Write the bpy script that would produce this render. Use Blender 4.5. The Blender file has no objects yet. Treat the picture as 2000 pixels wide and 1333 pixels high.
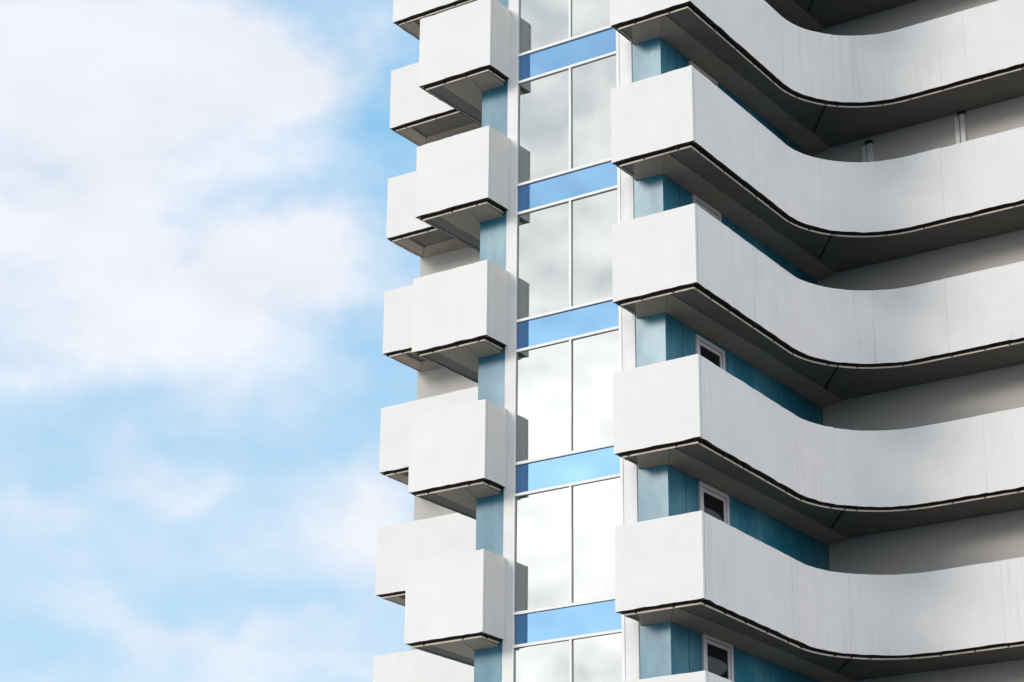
import bpy, bmesh, math, random
from mathutils import Matrix, Vector
R = math.radians
random.seed(7)
scene = bpy.context.scene
col = scene.collection

# ------------------------------------------------------------------ materials
def new_mat(name):
    m = bpy.data.materials.new(name); m.use_nodes = True
    nt = m.node_tree
    return m, nt, nt.nodes['Principled BSDF']

def node(nt, typ, **kw):
    n = nt.nodes.new(typ)
    for k, v in kw.items():
        if k == 'inp':
            for i, val in v.items(): n.inputs[i].default_value = val
        else: setattr(n, k, v)
    return n

def math_n(nt, op, a, b=None, c=None, clamp=False):
    n = nt.nodes.new('ShaderNodeMath'); n.operation = op; n.use_clamp = clamp
    for i, v in enumerate((a, b, c)):
        if v is None: continue
        if isinstance(v, (int, float)): n.inputs[i].default_value = v
        else: nt.links.new(v, n.inputs[i])
    return n.outputs[0]

def position_noise(nt, scale, stretch=(1, 1, 1), detail=5, rough=.55, seed=0.0):
    g = nt.nodes.new('ShaderNodeNewGeometry')
    mp = nt.nodes.new('ShaderNodeMapping')
    mp.inputs['Scale'].default_value = stretch
    mp.inputs['Location'].default_value = (seed, seed * .7, seed * 1.3)
    nt.links.new(g.outputs['Position'], mp.inputs['Vector'])
    n = nt.nodes.new('ShaderNodeTexNoise')
    n.inputs['Scale'].default_value = scale; n.inputs['Detail'].default_value = detail
    n.inputs['Roughness'].default_value = rough
    nt.links.new(mp.outputs[0], n.inputs['Vector'])
    return n.outputs['Fac']

def ramp(nt, fac, stops):
    r = nt.nodes.new('ShaderNodeValToRGB')
    e = r.color_ramp.elements
    while len(e) < len(stops): e.new(.5)
    for i, (p, c) in enumerate(stops):
        e[i].position = p; e[i].color = (*c, 1)
    nt.links.new(fac, r.inputs[0])
    return r.outputs[0]

def mixc(nt, fac, a, b, mode='MIX'):
    n = nt.nodes.new('ShaderNodeMix'); n.data_type = 'RGBA'; n.blend_type = mode
    for s, v in ((0, fac), (6, a), (7, b)):
        if isinstance(v, (int, float)): n.inputs[s].default_value = v
        elif isinstance(v, tuple): n.inputs[s].default_value = (*v, 1)
        else: nt.links.new(v, n.inputs[s])
    return n.outputs[2]

def bump(nt, bsdf, h, strength, dist):
    b = nt.nodes.new('ShaderNodeBump'); b.inputs['Strength'].default_value = strength
    b.inputs['Distance'].default_value = dist
    nt.links.new(h, b.inputs['Height']); nt.links.new(b.outputs[0], bsdf.inputs['Normal'])

def painted(name, base, dirt, rough=.7, streak=.5, blotch=.35, fine=.12, bump_s=.12):
    """weathered paint: soft blotches, rain streaks running down, fine grain"""
    m, nt, bs = new_mat(name)
    s1 = ramp(nt, position_noise(nt, 9, (1, 1, .035), 4, .6, 3.1), [(.50, (0, 0, 0)), (.78, (1, 1, 1))])
    s2 = ramp(nt, position_noise(nt, 34, (1, 1, .015), 3, .6, 8.4), [(.57, (0, 0, 0)), (.80, (1, 1, 1))])
    zone = ramp(nt, position_noise(nt, .55, (1, 1, .7), 3, .5, 1.7), [(.44, (.06, .06, .06)), (.66, (1, 1, 1))])
    b = ramp(nt, position_noise(nt, 1.4, (1, 1, 1), 6, .6, 5.2), [(.36, (0, 0, 0)), (.72, (1, 1, 1))])
    f = position_noise(nt, 55, (1, 1, 1), 4, .6, 2.0)
    tot = math_n(nt, 'ADD', math_n(nt, 'MULTIPLY', s1, streak * .55), math_n(nt, 'MULTIPLY', s2, streak * .6))
    tot = math_n(nt, 'MULTIPLY', tot, zone)
    tot = math_n(nt, 'ADD', tot, math_n(nt, 'MULTIPLY', b, blotch))
    tot = math_n(nt, 'ADD', tot, math_n(nt, 'MULTIPLY', math_n(nt, 'SUBTRACT', f, .5), fine), clamp=True)
    c = mixc(nt, tot, base, dirt)
    nt.links.new(c, bs.inputs['Base Color'])
    bs.inputs['Roughness'].default_value = rough
    bs.inputs['Specular IOR Level'].default_value = .3
    if bump_s: bump(nt, bs, position_noise(nt, 2.2, (1, 1, 1), 5, .6, 4), bump_s, .02)
    return m

M = {}
M['panel'] = painted('white_painted_panel', (.82, .80, .768), (.56, .55, .535), .62, .16, .16, .10)
M['side_panel'] = painted('rain_streaked_white_panel', (.81, .80, .785), (.40, .405, .42), .62, .70, .12, .10)
M['inner_dark'] = painted('bounce_cutting_grey', (.26, .255, .245), (.17, .165, .155), .85, .3, .5, .3)  # for unseen panel insides, kept dark to cut bounced light
M['column'] = painted('stained_white_column', (.87, .86, .84), (.42, .41, .39), .7, .9, .22, .25)
M['wing'] = painted('cream_render', (.60, .575, .54), (.50, .475, .44), .8, .25, .3, .12)
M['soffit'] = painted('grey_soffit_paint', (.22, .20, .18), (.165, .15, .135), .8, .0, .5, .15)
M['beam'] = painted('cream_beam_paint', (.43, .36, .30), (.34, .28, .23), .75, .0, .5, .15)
M['lip'] = painted('cream_slab_edge', (.84, .75, .64), (.42, .34, .27), .7, .9, .3, .2)
M['gap_dark'] = painted('gap_shade_and_joint', (.035, .03, .026), (.07, .045, .03), .7, .3, .4, .3)  # dark for shade in the edge gap and under panels; also soffit joints
M['rust'] = painted('rusty_steel', (.07, .038, .022), (.03, .018, .012), .8, .2, .6, .3)
M['frame'] = painted('white_aluminium_frame', (.86, .85, .83), (.7, .68, .65), .4, .3, .2, .05, 0)
M['window_frame'] = painted('white_window_frame', (.60, .60, .61), (.48, .48, .49), .45, .3, .2, .05, 0)
M['gasket'] = painted('dark_gasket', (.03, .03, .03), (.05, .05, .045), .6, 0, .3, .1, 0)

def blue_paint():
    m, nt, bs = new_mat('glossy_teal_panel_paint')
    out = nt.nodes['Material Output']
    n = position_noise(nt, 1.1, (1, 1, .55), 6, .62, 9.3)
    s = position_noise(nt, 7, (1, 1, .06), 4, .6, 2.2)
    base = ramp(nt, math_n(nt, 'ADD', math_n(nt, 'MULTIPLY', n, .75), math_n(nt, 'MULTIPLY', s, .25)),
                [(.34, (.006, .118, .205)), (.52, (.016, .165, .255)), (.68, (.075, .26, .34))])
    nt.links.new(base, bs.inputs['Base Color'])
    bs.inputs['Roughness'].default_value = .55; bs.inputs['Specular IOR Level'].default_value = .1
    gl = nt.nodes.new('ShaderNodeBsdfGlossy')
    gl.inputs['Color'].default_value = (.86, .90, .90, 1)
    nt.links.new(ramp(nt, position_noise(nt, 1.6, (1, 1, 1), 2, .5, 6.6), [(.3, (.28,) * 3), (.7, (.32,) * 3)]), gl.inputs['Roughness'])
    mx = nt.nodes.new('ShaderNodeMixShader')
    nt.links.new(ramp(nt, n, [(.34, (.055,) * 3), (.62, (.075,) * 3)]), mx.inputs[0])
    nt.links.new(bs.outputs[0], mx.inputs[1]); nt.links.new(gl.outputs[0], mx.inputs[2])
    nt.links.new(mx.outputs[0], out.inputs[0])
    return m
M['blue'] = blue_paint()

def coated_glass(name, body, tint, fac, wob=.04):
    m, nt, bs = new_mat(name)
    out = nt.nodes['Material Output']
    bs.inputs['Base Color'].default_value = (*body, 1); bs.inputs['Roughness'].default_value = .6
    bs.inputs['Specular IOR Level'].default_value = 0
    gl = nt.nodes.new('ShaderNodeBsdfGlossy'); gl.inputs['Roughness'].default_value = .035
    gl.inputs['Color'].default_value = (*tint, 1)
    b = nt.nodes.new('ShaderNodeBump'); b.inputs['Strength'].default_value = wob; b.inputs['Distance'].default_value = .05
    nt.links.new(position_noise(nt, .9, (1, 1, .6), 2, .4, 4.4), b.inputs['Height'])
    nt.links.new(b.outputs[0], gl.inputs['Normal'])
    mx = nt.nodes.new('ShaderNodeMixShader')
    nt.links.new(math_n(nt, 'ADD', math_n(nt, 'MULTIPLY', position_noise(nt, 9, (1, 1, .08), 3, .5, 7), .02), fac - .01), mx.inputs[0])
    nt.links.new(bs.outputs[0], mx.inputs[1]); nt.links.new(gl.outputs[0], mx.inputs[2])
    nt.links.new(mx.outputs[0], out.inputs[0])
    return m
M['glass'] = coated_glass('reflective_grey_glass', (.03, .044, .042), (.94, 1.0, 1.0), .36)
M['spandrel'] = coated_glass('blue_spandrel_glass', (.002, .055, .22), (.40, .73, 1.0), .33)
M['dark_glass'] = coated_glass('dark_window_glass', (.012, .012, .014), (.9, .95, 1), .10)

def ground_mat(name, base, dark, rough):
    m, nt, bs = new_mat(name)
    n = position_noise(nt, .15, (1, 1, 1), 8, .65, 1)
    f = position_noise(nt, 30, (1, 1, 1), 3, .6, 2)
    c = mixc(nt, math_n(nt, 'ADD', math_n(nt, 'MULTIPLY', n, .7), math_n(nt, 'MULTIPLY', f, .3)), base, dark)
    nt.links.new(c, bs.inputs['Base Color']); bs.inputs['Roughness'].default_value = rough
    return m
M['asphalt'] = ground_mat('asphalt', (.06, .06, .06), (.035, .035, .037), .9)
M['bounce_ground'] = ground_mat('pale_bounce_ground', (.78, .70, .60), (.66, .59, .50), .85)  # pale colour of the added light-bouncing ground

# ------------------------------------------------------------------ mesh helpers
class MB:
    def __init__(s): s.bm = bmesh.new()
    def prism(s, pts, z0, z1):
        """pts: plan polygon; z0/z1 may be lists (one height per corner)"""
        n = len(pts)
        a = z0 if isinstance(z0, (list, tuple)) else [z0] * n
        b = z1 if isinstance(z1, (list, tuple)) else [z1] * n
        lo = [s.bm.verts.new((x, y, z)) for (x, y), z in zip(pts, a)]
        hi = [s.bm.verts.new((x, y, z)) for (x, y), z in zip(pts, b)]
        s.bm.faces.new(lo[::-1]); s.bm.faces.new(hi)
        for i in range(n):
            j = (i + 1) % n
            s.bm.faces.new((lo[i], lo[j], hi[j], hi[i]))
    def box(s, x0, x1, y0, y1, z0, z1):
        s.prism([(x0, y0), (x1, y0), (x1, y1), (x0, y1)], z0, z1)
    def strip(s, outer, inner, zb, zt):
        """closed wall between two plan polylines; zb, zt: heights per point"""
        rows = []
        for (o, i, b, t) in zip(outer, inner, zb, zt):
            rows.append([s.bm.verts.new((o[0], o[1], b)), s.bm.verts.new((o[0], o[1], t)),
                         s.bm.verts.new((i[0], i[1], t)), s.bm.verts.new((i[0], i[1], b))])
        for p, q in zip(rows, rows[1:]):
            for k in range(4):
                l = (k + 1) % 4
                f = s.bm.faces.new((p[k], q[k], q[l], p[l])); f.smooth = True
        s.bm.faces.new(rows[0]); s.bm.faces.new(rows[-1][::-1])
    def build(s, name, mat, parent=None, bevel=0):
        bmesh.ops.recalc_face_normals(s.bm, faces=s.bm.faces)
        if bevel:
            ed = [e for e in s.bm.edges if len(e.link_faces) == 2 and e.calc_face_angle(0) > .6]
            bmesh.ops.bevel(s.bm, geom=ed, offset=bevel, segments=2, affect='EDGES', profile=.5)
        big = [f for f in s.bm.faces if len(f.verts) > 4]
        if big: bmesh.ops.triangulate(s.bm, faces=big)
        me = bpy.data.meshes.new(name); s.bm.to_mesh(me); s.bm.free()
        me.set_sharp_from_angle(angle=R(30))
        me.materials.append(mat)
        o = bpy.data.objects.new(name, me); col.objects.link(o)
        if parent: o.parent = parent
        return o

def seg_dir(p, q):
    dx, dy = q[0] - p[0], q[1] - p[1]; l = math.hypot(dx, dy)
    return dx / l, dy / l
def offset(path, d):
    """shift a polyline d metres to its left with mitred corners"""
    out = []
    for i, p in enumerate(path):
        n1 = n2 = None
        if i > 0: t = seg_dir(path[i - 1], p); n1 = (-t[1], t[0])
        if i < len(path) - 1: t = seg_dir(p, path[i + 1]); n2 = (-t[1], t[0])
        n1 = n1 or n2; n2 = n2 or n1
        mx, my = n1[0] + n2[0], n1[1] + n2[1]
        k = 2 / (mx * mx + my * my)
        out.append((p[0] + mx * k * d, p[1] + my * k * d))
    return out
def dense(p, q, step=.12):
    n = max(1, round(math.dist(p, q) / step))
    return [(p[0] + (q[0] - p[0]) * i / n, p[1] + (q[1] - p[1]) * i / n) for i in range(n + 1)]
def lengths(path):
    s = [0]
    for p, q in zip(path, path[1:]): s.append(s[-1] + math.dist(p, q))
    return s
def at_len(path, S, s):
    for i in range(len(path) - 1):
        if s <= S[i + 1] or i == len(path) - 2:
            t = (s - S[i]) / (S[i + 1] - S[i]); p, q = path[i], path[i + 1]
            return (p[0] + (q[0] - p[0]) * t, p[1] + (q[1] - p[1]) * t)
def cut(path, s0, s1):
    S = lengths(path)
    return [at_len(path, S, s0)] + [p for p, s in zip(path, S) if s0 + .01 < s < s1 - .01] + [at_len(path, S, s1)]

# ------------------------------------------------------------------ the tower (metres; facade along x, y goes into the building)
CX = 2.0                     # the tower is symmetric about x = CX
WALL_Y, WING_Y = .10, 6.70   # front wall plane, wing wall plane
WX = 4.185                   # side wall of the projecting block
TOP, GROUND = 9.0, -23.70
H = 3.0

tower = bpy.data.objects.new('apartment_tower', None); col.objects.link(tower)
tower.location = (CX, WALL_Y, GROUND)
tower['label'] = 'white apartment tower with boxy wraparound balconies, teal walls and a tall glazed bay'
tower['category'] = 'building'
bpy.context.view_layer.update()
INV = Matrix.Translation((-CX, -WALL_Y, -GROUND))
def own(o):
    o.parent = tower; o.matrix_parent_inverse = INV
    return o

def mir(pts, side):
    return pts if side > 0 else [(2 * CX - x, y) for x, y in pts]
def mbox(mb, side, x0, x1, y0, y1, z0, z1):
    if side < 0: x0, x1 = 2 * CX - x1, 2 * CX - x0
    mb.box(x0, x1, y0, y1, z0, z1)

for side in (1, -1):
    mb = MB(); mbox(mb, side, 3.52, WX, WALL_Y, WING_Y, GROUND, TOP)
    bw = own(mb.build('blue_wall', M['blue'], None))
    mb = MB(); mbox(mb, side, WX, 10.69, WING_Y, 9.5, GROUND, TOP)
    ww = own(mb.build('wing_wall', M['wing'], None))
    mb = MB(); mbox(mb, side, 3.225 if side > 0 else 2 * CX - .722, 3.52, .078, 1.0, GROUND, TOP)
    own(mb.build('column', M['column'], None, .006))
    if side > 0:
        mb = MB(); mb.box(WX, WX + .004, .745, .760, -17, 4)
        mb.build('wall_joint', M['gasket'], bw)
        # pipe casings on the wing wall at the uppermost full storey
        for x0, zt in ((5.44, -.24), (7.635, -.13)):
            mb = MB()
            mb.box(x0, x0 + .10, WING_Y - .05, WING_Y, -2.6, zt); mb.box(x0 + .13, x0 + .235, WING_Y - .07, WING_Y, -2.6, zt + .02)
            c = mb.build('pipe_casing', M['frame'], ww)
            mb = MB(); mb.box(x0 + .10, x0 + .13, WING_Y - .02, WING_Y, -2.6, zt); mb.box(x0 + .09, x0 + .25, WING_Y - .09, WING_Y, zt + .02, zt + .09)
            mb.build('casing_bracket', M['gasket'], ww)

# --- glazed bay between the columns
GL, GR = .722, 3.225
ZA, ZB = .49, -.175
mbf = MB(); frames = []
mbf.box(GL, GL + .028, .062, .16, GROUND, TOP); mbf.box(GR - .062, GR, .062, .16, GROUND, TOP)
for k in range(-1, 6):
    z = -H * k
    mbf.box(GL + .028, GR - .062, .066, .16, z + ZA - .054, z + ZA)
    mbf.box(GL + .028, GR - .062, .066, .16, z + ZB - .027, z + ZB + .027)
    mbf.box(2.035 - .024, 2.035 + .024, .070, .16, z - H + ZA, z + ZB - .027)
bay = own(mbf.build('glazed_bay', M['frame'], None))
def pane(name, mat, x0, x1, z0, z1, parent):
    mb = MB(); t = [random.uniform(-.004, .004) for _ in range(4)]
    g = .012
    # dark gasket line round the pane, then the pane itself a little behind the frame
    mb.box(x0 + g, x1 - g, .105, .13, z0 + g, z1 - g)
    o = mb.build(name, mat, parent)
    tilt = (random.uniform(-.004, .004), random.uniform(-.004, .004))
    for v in o.data.vertices:
        v.co.y += (v.co.x - (x0 + x1) / 2) * tilt[0] + (v.co.z - (z0 + z1) / 2) * tilt[1]
    mg = MB()
    mg.box(x0, x1, .118, .14, z0, z0 + g); mg.box(x0, x1, .118, .14, z1 - g, z1)
    mg.box(x0, x0 + g, .118, .14, z0 + g, z1 - g); mg.box(x1 - g, x1, .118, .14, z0 + g, z1 - g)
    frames.append(mg)
    return o
for k in range(-1, 6):
    z = -H * k
    pane('spandrel_panel', M['spandrel'], GL + .028, GR - .062, z + ZB + .027, z + ZA - .054, bay)
    pane('window_pane', M['glass'], GL + .028, 2.011, z - H + ZA, z + ZB - .027, bay)
    pane('window_pane', M['glass'], 2.059, GR - .062, z - H + ZA, z + ZB - .027, bay)
gk = frames[0]
for f in frames[1:]:
    tmp = bpy.data.meshes.new('t'); f.bm.to_mesh(tmp); gk.bm.from_mesh(tmp); f.bm.free(); bpy.data.meshes.remove(tmp)
gk.build('gasket', M['gasket'], bay)

# --- small windows on the teal side wall
for k in range(0, 5):
    z = -H * k - .17 + (.06 if k == 4 else 0)
    y0, y1, zb = 1.22, 2.35, z - 1.45
    X = WX
    def ring(mb, a, b, c, d, w, x0, x1):
        mb.box(x0, x1, a, b, d - w, d); mb.box(x0, x1, a, b, c, c + w)
        mb.box(x0, x1, a, a + w, c + w, d - w); mb.box(x0, x1, b - w, b, c + w, d - w)
    mb = MB(); ring(mb, y0, y1, zb, z, .085, X - .01, X + .05)
    w = own(mb.build('window', M['window_frame'], None, .004))
    mb = MB(); ring(mb, y0 + .097, y1 - .097, zb + .097, z - .097, .07, X - .01, X + .03)
    mb.build('sash', M['window_frame'], w, .003)
    mb = MB(); ring(mb, y0 + .085, y1 - .085, zb + .085, z - .085, .012, X - .01, X + .012)
    mb.build('gasket', M['gasket'], w)
    mb = MB(); mb.box(X - .005, X + .014, y0 + .167, y1 - .167, zb + .167, z - .167)
    mb.build('pane', M['dark_glass'], w)

# --- balconies
arc = [(7.1 - 1.9 * math.cos(t), 3.48 + 1.9 * math.sin(t)) for t in [R(90) * i / 30 for i in range(31)]]
P_RET0, P_A, P_B, P_C = (3.47, .07), (3.47, -.65), (5.31, -.65), (5.2, 3.48)
P_E, P_F = (10.76, 5.38), (10.76, 6.69)
SIDE_PATH = dense(P_B, P_C)[:-1] + arc + dense(arc[-1], P_E)[1:]
FULL = [P_RET0] + [P_A] + SIDE_PATH + [P_F]
PARA = 1.613

def jitter(n, amp):
    v = [random.uniform(-1, 1) for _ in range(n)]
    return [amp * (v[i] * .6 + .4 * v[max(0, i - 1)] + (random.random() < .05) * random.uniform(-1, 1)) for i in range(n)]

def mid_pts(pts):
    return [((p[0] + q[0]) / 2, (p[1] + q[1]) / 2) for p, q in zip(pts, pts[1:])]
def is_cap(f, pts):
    for p, q in ((pts[0], pts[1]), (pts[-1], pts[-2])):
        t = seg_dir(p, q)
        if abs(f.normal.x * t[0] + f.normal.y * t[1]) > .9: return True
    return False
def panel(name, path, z, parent, side, top=PARA, jb=.011, jt=.006):
    inner = offset(path, .07)
    n = len(path)
    mb = MB()
    mb.strip(mir(path, side), mir(inner, side), [z + j for j in jitter(n, jb)], [z + top + j for j in jitter(n, jt)])
    o = mb.build(name, M['side_panel' if name == 'side_panel' and side > 0 else 'panel'], parent)
    o.data.materials.append(M['gap_dark'])            # underside coloured dark for the shade beneath
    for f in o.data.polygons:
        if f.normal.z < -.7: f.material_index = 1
    o.data.materials.append(M['inner_dark'])                # unseen inside darkened to cut bounce onto soffits and walls
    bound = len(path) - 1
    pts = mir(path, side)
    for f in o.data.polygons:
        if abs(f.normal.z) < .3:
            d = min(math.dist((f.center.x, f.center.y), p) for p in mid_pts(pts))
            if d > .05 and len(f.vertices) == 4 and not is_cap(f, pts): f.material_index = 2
    return o

bracket_me = None
def balcony(side, z, seed):
    global bracket_me
    random.seed(seed)
    edge = offset(FULL, .125)
    edge[0] = (edge[0][0], WALL_Y - .022); edge[-1] = (edge[-1][0], WING_Y)
    # the slab itself is the balcony; panels, beams and edge pieces are its children
    poly = edge + [(WX, WING_Y), (WX, WALL_Y), (3.625, WALL_Y)]
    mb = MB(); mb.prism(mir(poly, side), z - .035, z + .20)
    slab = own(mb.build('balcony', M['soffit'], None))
    # downstand beams following the walls, their undersides falling towards the wall
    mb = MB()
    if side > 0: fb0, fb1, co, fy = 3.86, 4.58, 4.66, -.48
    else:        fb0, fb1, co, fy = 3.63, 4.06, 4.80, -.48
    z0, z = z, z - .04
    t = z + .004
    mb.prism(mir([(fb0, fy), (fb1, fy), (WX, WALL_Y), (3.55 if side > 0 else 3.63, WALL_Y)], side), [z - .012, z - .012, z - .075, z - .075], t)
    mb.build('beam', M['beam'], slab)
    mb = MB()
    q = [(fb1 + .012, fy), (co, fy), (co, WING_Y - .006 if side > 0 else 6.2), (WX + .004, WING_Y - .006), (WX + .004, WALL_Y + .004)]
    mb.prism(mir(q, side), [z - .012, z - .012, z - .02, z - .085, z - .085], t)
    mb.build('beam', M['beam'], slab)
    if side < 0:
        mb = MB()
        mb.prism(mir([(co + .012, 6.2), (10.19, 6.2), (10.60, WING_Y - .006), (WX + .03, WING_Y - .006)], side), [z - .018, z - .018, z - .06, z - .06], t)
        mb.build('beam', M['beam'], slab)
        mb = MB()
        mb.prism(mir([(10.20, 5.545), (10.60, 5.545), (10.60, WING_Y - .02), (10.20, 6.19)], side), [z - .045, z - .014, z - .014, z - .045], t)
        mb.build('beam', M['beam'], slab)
    # joint and drain pipe under the inner corner
    if side > 0:
        mb = MB(); mb.prism([(5.555, 4.70), (5.575, 4.72), (4.72, 5.80), (4.70, 5.78)], z - .016, t); mb.build('soffit_joint', M['gap_dark'], slab)
    z = z0
    # parapet panels
    panel('return_panel', dense((3.47, WALL_Y - .024), (3.47, -.572), .2), z, slab, side)
    panel('front_panel', dense(P_A, P_B), z, slab, side)
    L = lengths(SIDE_PATH)[-1]
    cuts = [.088, random.uniform(5.0, 6.4)] + ([random.uniform(7.4, 8.6)] if side > 0 else []) + [L]
    g = .003
    for a, b in zip(cuts, cuts[1:]):
        panel('side_panel', cut(SIDE_PATH, a + g / 2, b - g / 2), z, slab, side, PARA + random.uniform(-.006, .006))
    panel('end_panel', dense((10.76, 5.458), (10.76, 6.66), .2), z, slab, side)
    # dark strip painting the shade of the gap and the cream slab edge below it
    lo, li = offset(FULL, .112), offset(FULL, .124)
    n = len(FULL)
    def clamp_ends(p): return [(p[0][0], WALL_Y - .024)] + p[1:-1] + [(p[-1][0], WING_Y - .004)]
    mb = MB(); mb.strip(mir(clamp_ends(lo), side), mir(clamp_ends(offset(FULL, .1245)), side), [z - .066] * n, [z - .034] * n)
    mb.build('slab_edge', M['lip'], slab)
    mb = MB(); mb.strip(mir(clamp_ends(offset(FULL, .114)), side), mir(clamp_ends(li), side), [z - .0315] * n, [z + .19] * n)
    mb.build('edge_gap_shade', M['gap_dark'], slab)
    # rusty fixings bridging the gap
    S = lengths(FULL)
    s = .45
    corners = (S[1], S[2], S[-2])
    while s < S[-1] - .3:
        if min(abs(s - c) for c in corners) < .17: s += .17; continue
        p, q = at_len(FULL, S, s - .01), at_len(FULL, S, s + .01)
        t = seg_dir(p, q); nx, ny = -t[1], t[0]
        if bracket_me is None:
            mb = MB(); mb.box(-.010, .010, .075, .1115, -.058, .004)
            o = mb.build('bracket', M['rust'], slab); bracket_me = o.data
        else:
            o = bpy.data.objects.new('bracket', bracket_me); col.objects.link(o); o.parent = slab
        a = math.atan2(t[1], t[0])
        if side < 0: o.location = (2 * CX - p[0], p[1], z); o.rotation_euler = (0, 0, math.pi - a); o.scale = (1, -1, 1)
        else: o.location = (p[0], p[1], z); o.rotation_euler = (0, 0, a)
        s += .78 + random.uniform(-.26, .26)
    return slab

DZR = {0: 0, 1: -.03, 2: .037, 3: -.014, 4: -.022, 5: .066}
DZL = {0: 0, 1: -.02, 2: -.01, 3: .03, 4: -.01}
for k in range(-1, 6): balcony(1, -H * k + DZR.get(k, 0), 100 + k)
for k in range(-2, 5): balcony(-1, -H * k + DZL.get(k, 0), 200 + k)

# ------------------------------------------------------------------ ground
def sheet(name, x0, x1, y0, y1, z, mat):
    bm = bmesh.new(); bm.faces.new([bm.verts.new(p) for p in ((x0, y0, z), (x1, y0, z), (x1, y1, z), (x0, y1, z))])
    me = bpy.data.meshes.new(name); bm.to_mesh(me); bm.free(); me.materials.append(mat)
    o = bpy.data.objects.new(name, me); col.objects.link(o); o['kind'] = 'structure'
    return o
sheet('ground', -3000, 3000, -3000, 3000, GROUND - .004, M['asphalt'])
sheet('bounce_sheet', -140, -1, -90, 60, GROUND, M['bounce_ground'])  # unseen pale ground added to bounce light up to the left soffits

# ------------------------------------------------------------------ sky and light
SUN_AZ, SUN_EL = 201, 21          # azimuth from +y towards +x
w = bpy.data.worlds.new('World'); scene.world = w; w.use_nodes = True
nt = w.node_tree
for n in list(nt.nodes): nt.nodes.remove(n)
out = nt.nodes.new('ShaderNodeOutputWorld'); bg = nt.nodes.new('ShaderNodeBackground')
nt.links.new(bg.outputs[0], out.inputs[0]); bg.inputs['Strength'].default_value = .1
sky = nt.nodes.new('ShaderNodeTexSky'); sky.sky_type = 'NISHITA'; sky.sun_disc = False
sky.sun_elevation = R(SUN_EL); sky.sun_rotation = R(SUN_AZ)
sky.air_density = 1.0; sky.dust_density = .6; sky.ozone_density = 1.4
tc = nt.nodes.new('ShaderNodeTexCoord')
nrm = node(nt, 'ShaderNodeVectorMath', operation='NORMALIZE'); nt.links.new(tc.outputs['Generated'], nrm.inputs[0])
# warp the direction a little so that cloud outlines are ragged
wn = nt.nodes.new('ShaderNodeTexNoise'); wn.inputs['Scale'].default_value = 16; wn.inputs['Detail'].default_value = 8; wn.inputs['Roughness'].default_value = .52
nt.links.new(nrm.outputs[0], wn.inputs['Vector'])
wsub = node(nt, 'ShaderNodeVectorMath', operation='SUBTRACT'); nt.links.new(wn.outputs['Color'], wsub.inputs[0]); wsub.inputs[1].default_value = (.5, .5, .5)
wsc = node(nt, 'ShaderNodeVectorMath', operation='SCALE'); nt.links.new(wsub.outputs[0], wsc.inputs[0]); wsc.inputs['Scale'].default_value = .07
wad = node(nt, 'ShaderNodeVectorMath', operation='ADD'); nt.links.new(nrm.outputs[0], wad.inputs[0]); nt.links.new(wsc.outputs[0], wad.inputs[1])
sep = nt.nodes.new('ShaderNodeSeparateXYZ'); nt.links.new(wad.outputs[0], sep.inputs[0])
az = math_n(nt, 'MULTIPLY', math_n(nt, 'ARCTAN2', sep.outputs[0], sep.outputs[1]), 180 / math.pi)
el = math_n(nt, 'MULTIPLY', math_n(nt, 'ARCSINE', math_n(nt, 'MINIMUM', math_n(nt, 'MAXIMUM', sep.outputs[2], -1.0), 1.0)), 180 / math.pi)
def blobs(lst):
    tot = None
    for a0, e0, ra, re, amp in lst:
        da = math_n(nt, 'MULTIPLY_ADD', az, 1 / ra, -a0 / ra); de = math_n(nt, 'MULTIPLY_ADD', el, 1 / re, -e0 / re)
        d = math_n(nt, 'MULTIPLY_ADD', da, da, math_n(nt, 'MULTIPLY', de, de))
        g = math_n(nt, 'MULTIPLY', math_n(nt, 'POWER', .40, d), amp)
        tot = g if tot is None else math_n(nt, 'ADD', tot, g)
    return tot
CL = [(-48.08, 28.02, 6.19, 2.21, 1.00), (-43.52, 27.80, 3.82, 1.82, 0.90), (-40.91, 27.46, 1.90, 0.91, 0.50), (-46.51, 24.75, 4.3, 2.2, .9), (-45.84, 21.87, 4.4, 2.0, .85), (-40.66, 22.6, 2.2, 1.0, 0.95), (-38.97, 22.3, 1.4, 0.85, 0.4), (-42.09, 21.08, 3.20, 1.1, 0.5), (-40.79, 25.15, 1.01, 0.59, 0.35), (-38.26, 28.15, 1.03, 0.59, 0.35), (-47.19, 18.95, 1.79, 0.46, 0.35), (-45.5, 19.9, 4.5, 0.9, 0.45), (-44.29, 17.55, 2.05, 0.72, 0.55), (-42.81, 17.31, 0.82, 0.52, 0.30), (-38.47, 16.44, 1.49, 1.17, 0.95), (-46.93, 16.17, 1.35, 0.59, 0.45), (-43.23, 13.65, 2.54, 0.59, 0.50), (-40.73, 13.43, 2.67, 0.52, 0.45), (-39.65, 12.57, 2.93, 0.46, 0.45), (-40.07, 19.11, 0.83, 0.39, 0.20), (-38.69, 15.02, 0.81, 1.04, 0.40), (-42.16, 15.41, 5.66, 0.65, 0.20), (-47.33, 12.12, 2.66, 0.39, 0.25)]
n1 = nt.nodes.new('ShaderNodeTexNoise'); n1.inputs['Scale'].default_value = 13; n1.inputs['Detail'].default_value = 10; n1.inputs['Roughness'].default_value = .56
mp = nt.nodes.new('ShaderNodeMapping'); mp.inputs['Scale'].default_value = (1, 1, 1.9)
nt.links.new(nrm.outputs[0], mp.inputs[0]); nt.links.new(mp.outputs[0], n1.inputs['Vector'])
n3 = nt.nodes.new('ShaderNodeTexNoise'); n3.inputs['Scale'].default_value = 48; n3.inputs['Detail'].default_value = 7; n3.inputs['Roughness'].default_value = .5
nt.links.new(mp.outputs[0], n3.inputs['Vector'])
nb = nt.nodes.new('ShaderNodeTexNoise'); nb.inputs['Scale'].default_value = 2.6; nb.inputs['Detail'].default_value = 8; nb.inputs['Roughness'].default_value = .5
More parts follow.
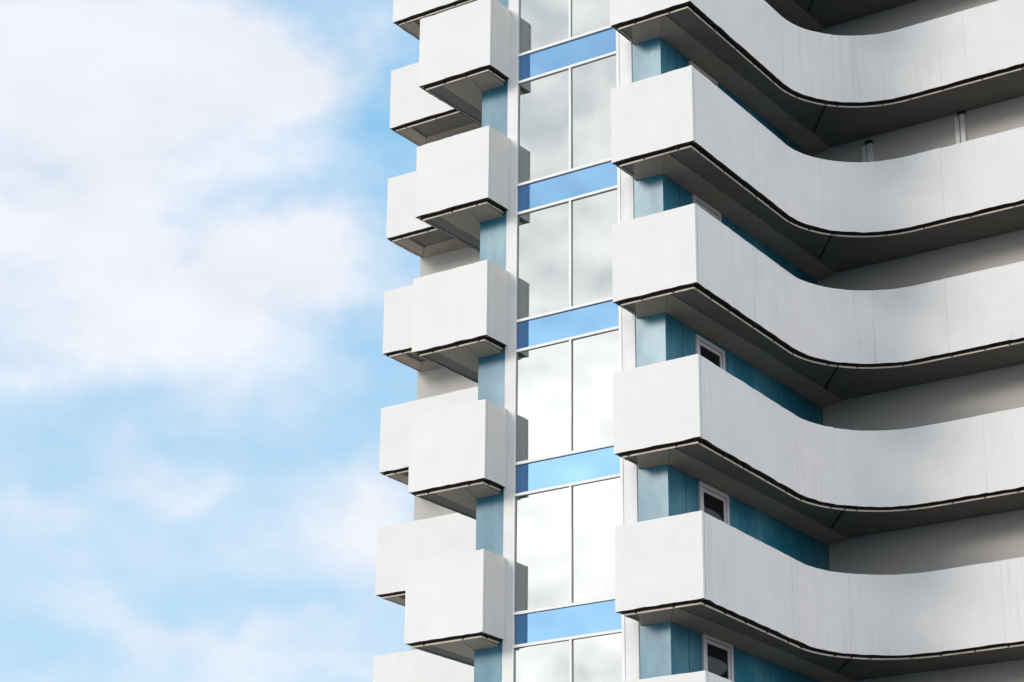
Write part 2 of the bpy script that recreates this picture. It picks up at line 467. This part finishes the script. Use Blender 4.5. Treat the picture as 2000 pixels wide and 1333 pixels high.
nt.links.new(mp.outputs[0], nb.inputs['Vector'])
dens = math_n(nt, 'ADD', blobs(CL), math_n(nt, 'MULTIPLY', math_n(nt, 'SUBTRACT', n1.outputs['Fac'], .5), 1.5))
# elsewhere in the sky: broken cloud, denser behind the viewer
behind = math_n(nt, 'ADD', math_n(nt, 'MULTIPLY', sep.outputs[1], -.9), math_n(nt, 'MULTIPLY', sep.outputs[0], .7), clamp=True)
dens = math_n(nt, 'ADD', dens, math_n(nt, 'MULTIPLY', math_n(nt, 'ADD', math_n(nt, 'MULTIPLY', nb.outputs['Fac'], 1.6), -.25), behind))
bank = math_n(nt, 'MULTIPLY', blobs([(-147, 17.5, 18, 5.4, 1.0), (-147, 29.5, 22, 7, .66), (-147, 11.5, 22, 3.2, .55)]), math_n(nt, 'ADD', math_n(nt, 'MULTIPLY_ADD', n1.outputs['Fac'], .6, .13), math_n(nt, 'MULTIPLY', n3.outputs['Fac'], 1.15)))
east_fill = blobs([(96, 24, 34, 22, 1.0)])  # unseen bright cloud added to lighten the faces towards +x
dens = math_n(nt, 'ADD', dens, math_n(nt, 'ADD', math_n(nt, 'MULTIPLY', bank, 1.1), math_n(nt, 'MULTIPLY', east_fill, .5)))
mask = math_n(nt, 'MULTIPLY_ADD', dens, .86, .09, clamp=True)
mask = math_n(nt, 'MULTIPLY', math_n(nt, 'SMOOTH_MIN', mask, .93, .15), 1.0)
# cloud brightness: whiter in the thick parts, brightest in the lit bank behind the viewer
shade = math_n(nt, 'MULTIPLY_ADD', n1.outputs['Fac'], .3, .85)
bright = math_n(nt, 'MULTIPLY', shade, math_n(nt, 'MULTIPLY_ADD', bank, 17.0, 7.5))
bright = math_n(nt, 'ADD', bright, math_n(nt, 'MULTIPLY', behind, -1.0))
bright = math_n(nt, 'ADD', bright, math_n(nt, 'MULTIPLY', east_fill, 20.5))
cc = node(nt, 'ShaderNodeMix', data_type='RGBA'); 
vm = node(nt, 'ShaderNodeVectorMath', operation='SCALE'); nt.links.new(mixc(nt, math_n(nt, 'ADD', math_n(nt, 'MULTIPLY', behind, 2.0), bank, clamp=True), mixc(nt, math_n(nt, 'MULTIPLY', east_fill, 1.0, clamp=True), (.95, .968, 1.035), (.89, .94, 1.10)), (1.0, .95, .93)), vm.inputs[0]); nt.links.new(bright, vm.inputs['Scale'])
# thin high haze whitens the blue
hz = node(nt, 'ShaderNodeMix', data_type='RGBA'); hz.inputs[0].default_value = .75; nt.links.new(sky.outputs[0], hz.inputs[6]); nt.links.new(mixc(nt, math_n(nt, 'MULTIPLY_ADD', el, 1 / 9, -16 / 9, clamp=True), (4.6, 6.7, 8.5), (2.6, 5.5, 8.2)), hz.inputs[7])
nt.links.new(mask, cc.inputs[0]); nt.links.new(hz.outputs[2], cc.inputs[6]); nt.links.new(vm.outputs[0], cc.inputs[7])
nt.links.new(cc.outputs[2], bg.inputs['Color'])

sd = bpy.data.lights.new('sun', 'SUN'); sd.energy = 1.26; sd.angle = R(17); sd.color = (1, .94, .86)
so = bpy.data.objects.new('sun', sd); col.objects.link(so)
v = Vector((math.sin(R(SUN_AZ)) * math.cos(R(SUN_EL)), math.cos(R(SUN_AZ)) * math.cos(R(SUN_EL)), math.sin(R(SUN_EL))))
so.rotation_euler = v.to_track_quat('Z', 'Y').to_euler(); so.location = (0, -60, 60)

# ------------------------------------------------------------------ camera
cd = bpy.data.cameras.new('camera'); cam = bpy.data.objects.new('camera', cd); col.objects.link(cam)
cd.sensor_width = 36; cd.lens = 4407.05 / 2000 * 36; cd.clip_end = 9000
pitch, yaw, roll = .36601, .60147, .00858
fw = Vector((-math.sin(yaw) * math.cos(pitch), math.cos(yaw) * math.cos(pitch), math.sin(pitch)))
rt = Vector((math.cos(yaw), math.sin(yaw), 0)); up = rt.cross(fw)
r2 = math.cos(roll) * rt + math.sin(roll) * up; u2 = -math.sin(roll) * rt + math.cos(roll) * up
m = Matrix((r2, u2, -fw)).transposed().to_4x4(); m.translation = (24.5048, -34.6847, -22.0971)
cam.matrix_world = m
scene.camera = cam
scene.view_settings.view_transform = 'Standard'; scene.view_settings.look = 'None'
scene.view_settings.exposure = .34; scene.view_settings.gamma = 1
scene.cycles.max_bounces = 8; scene.cycles.diffuse_bounces = 5
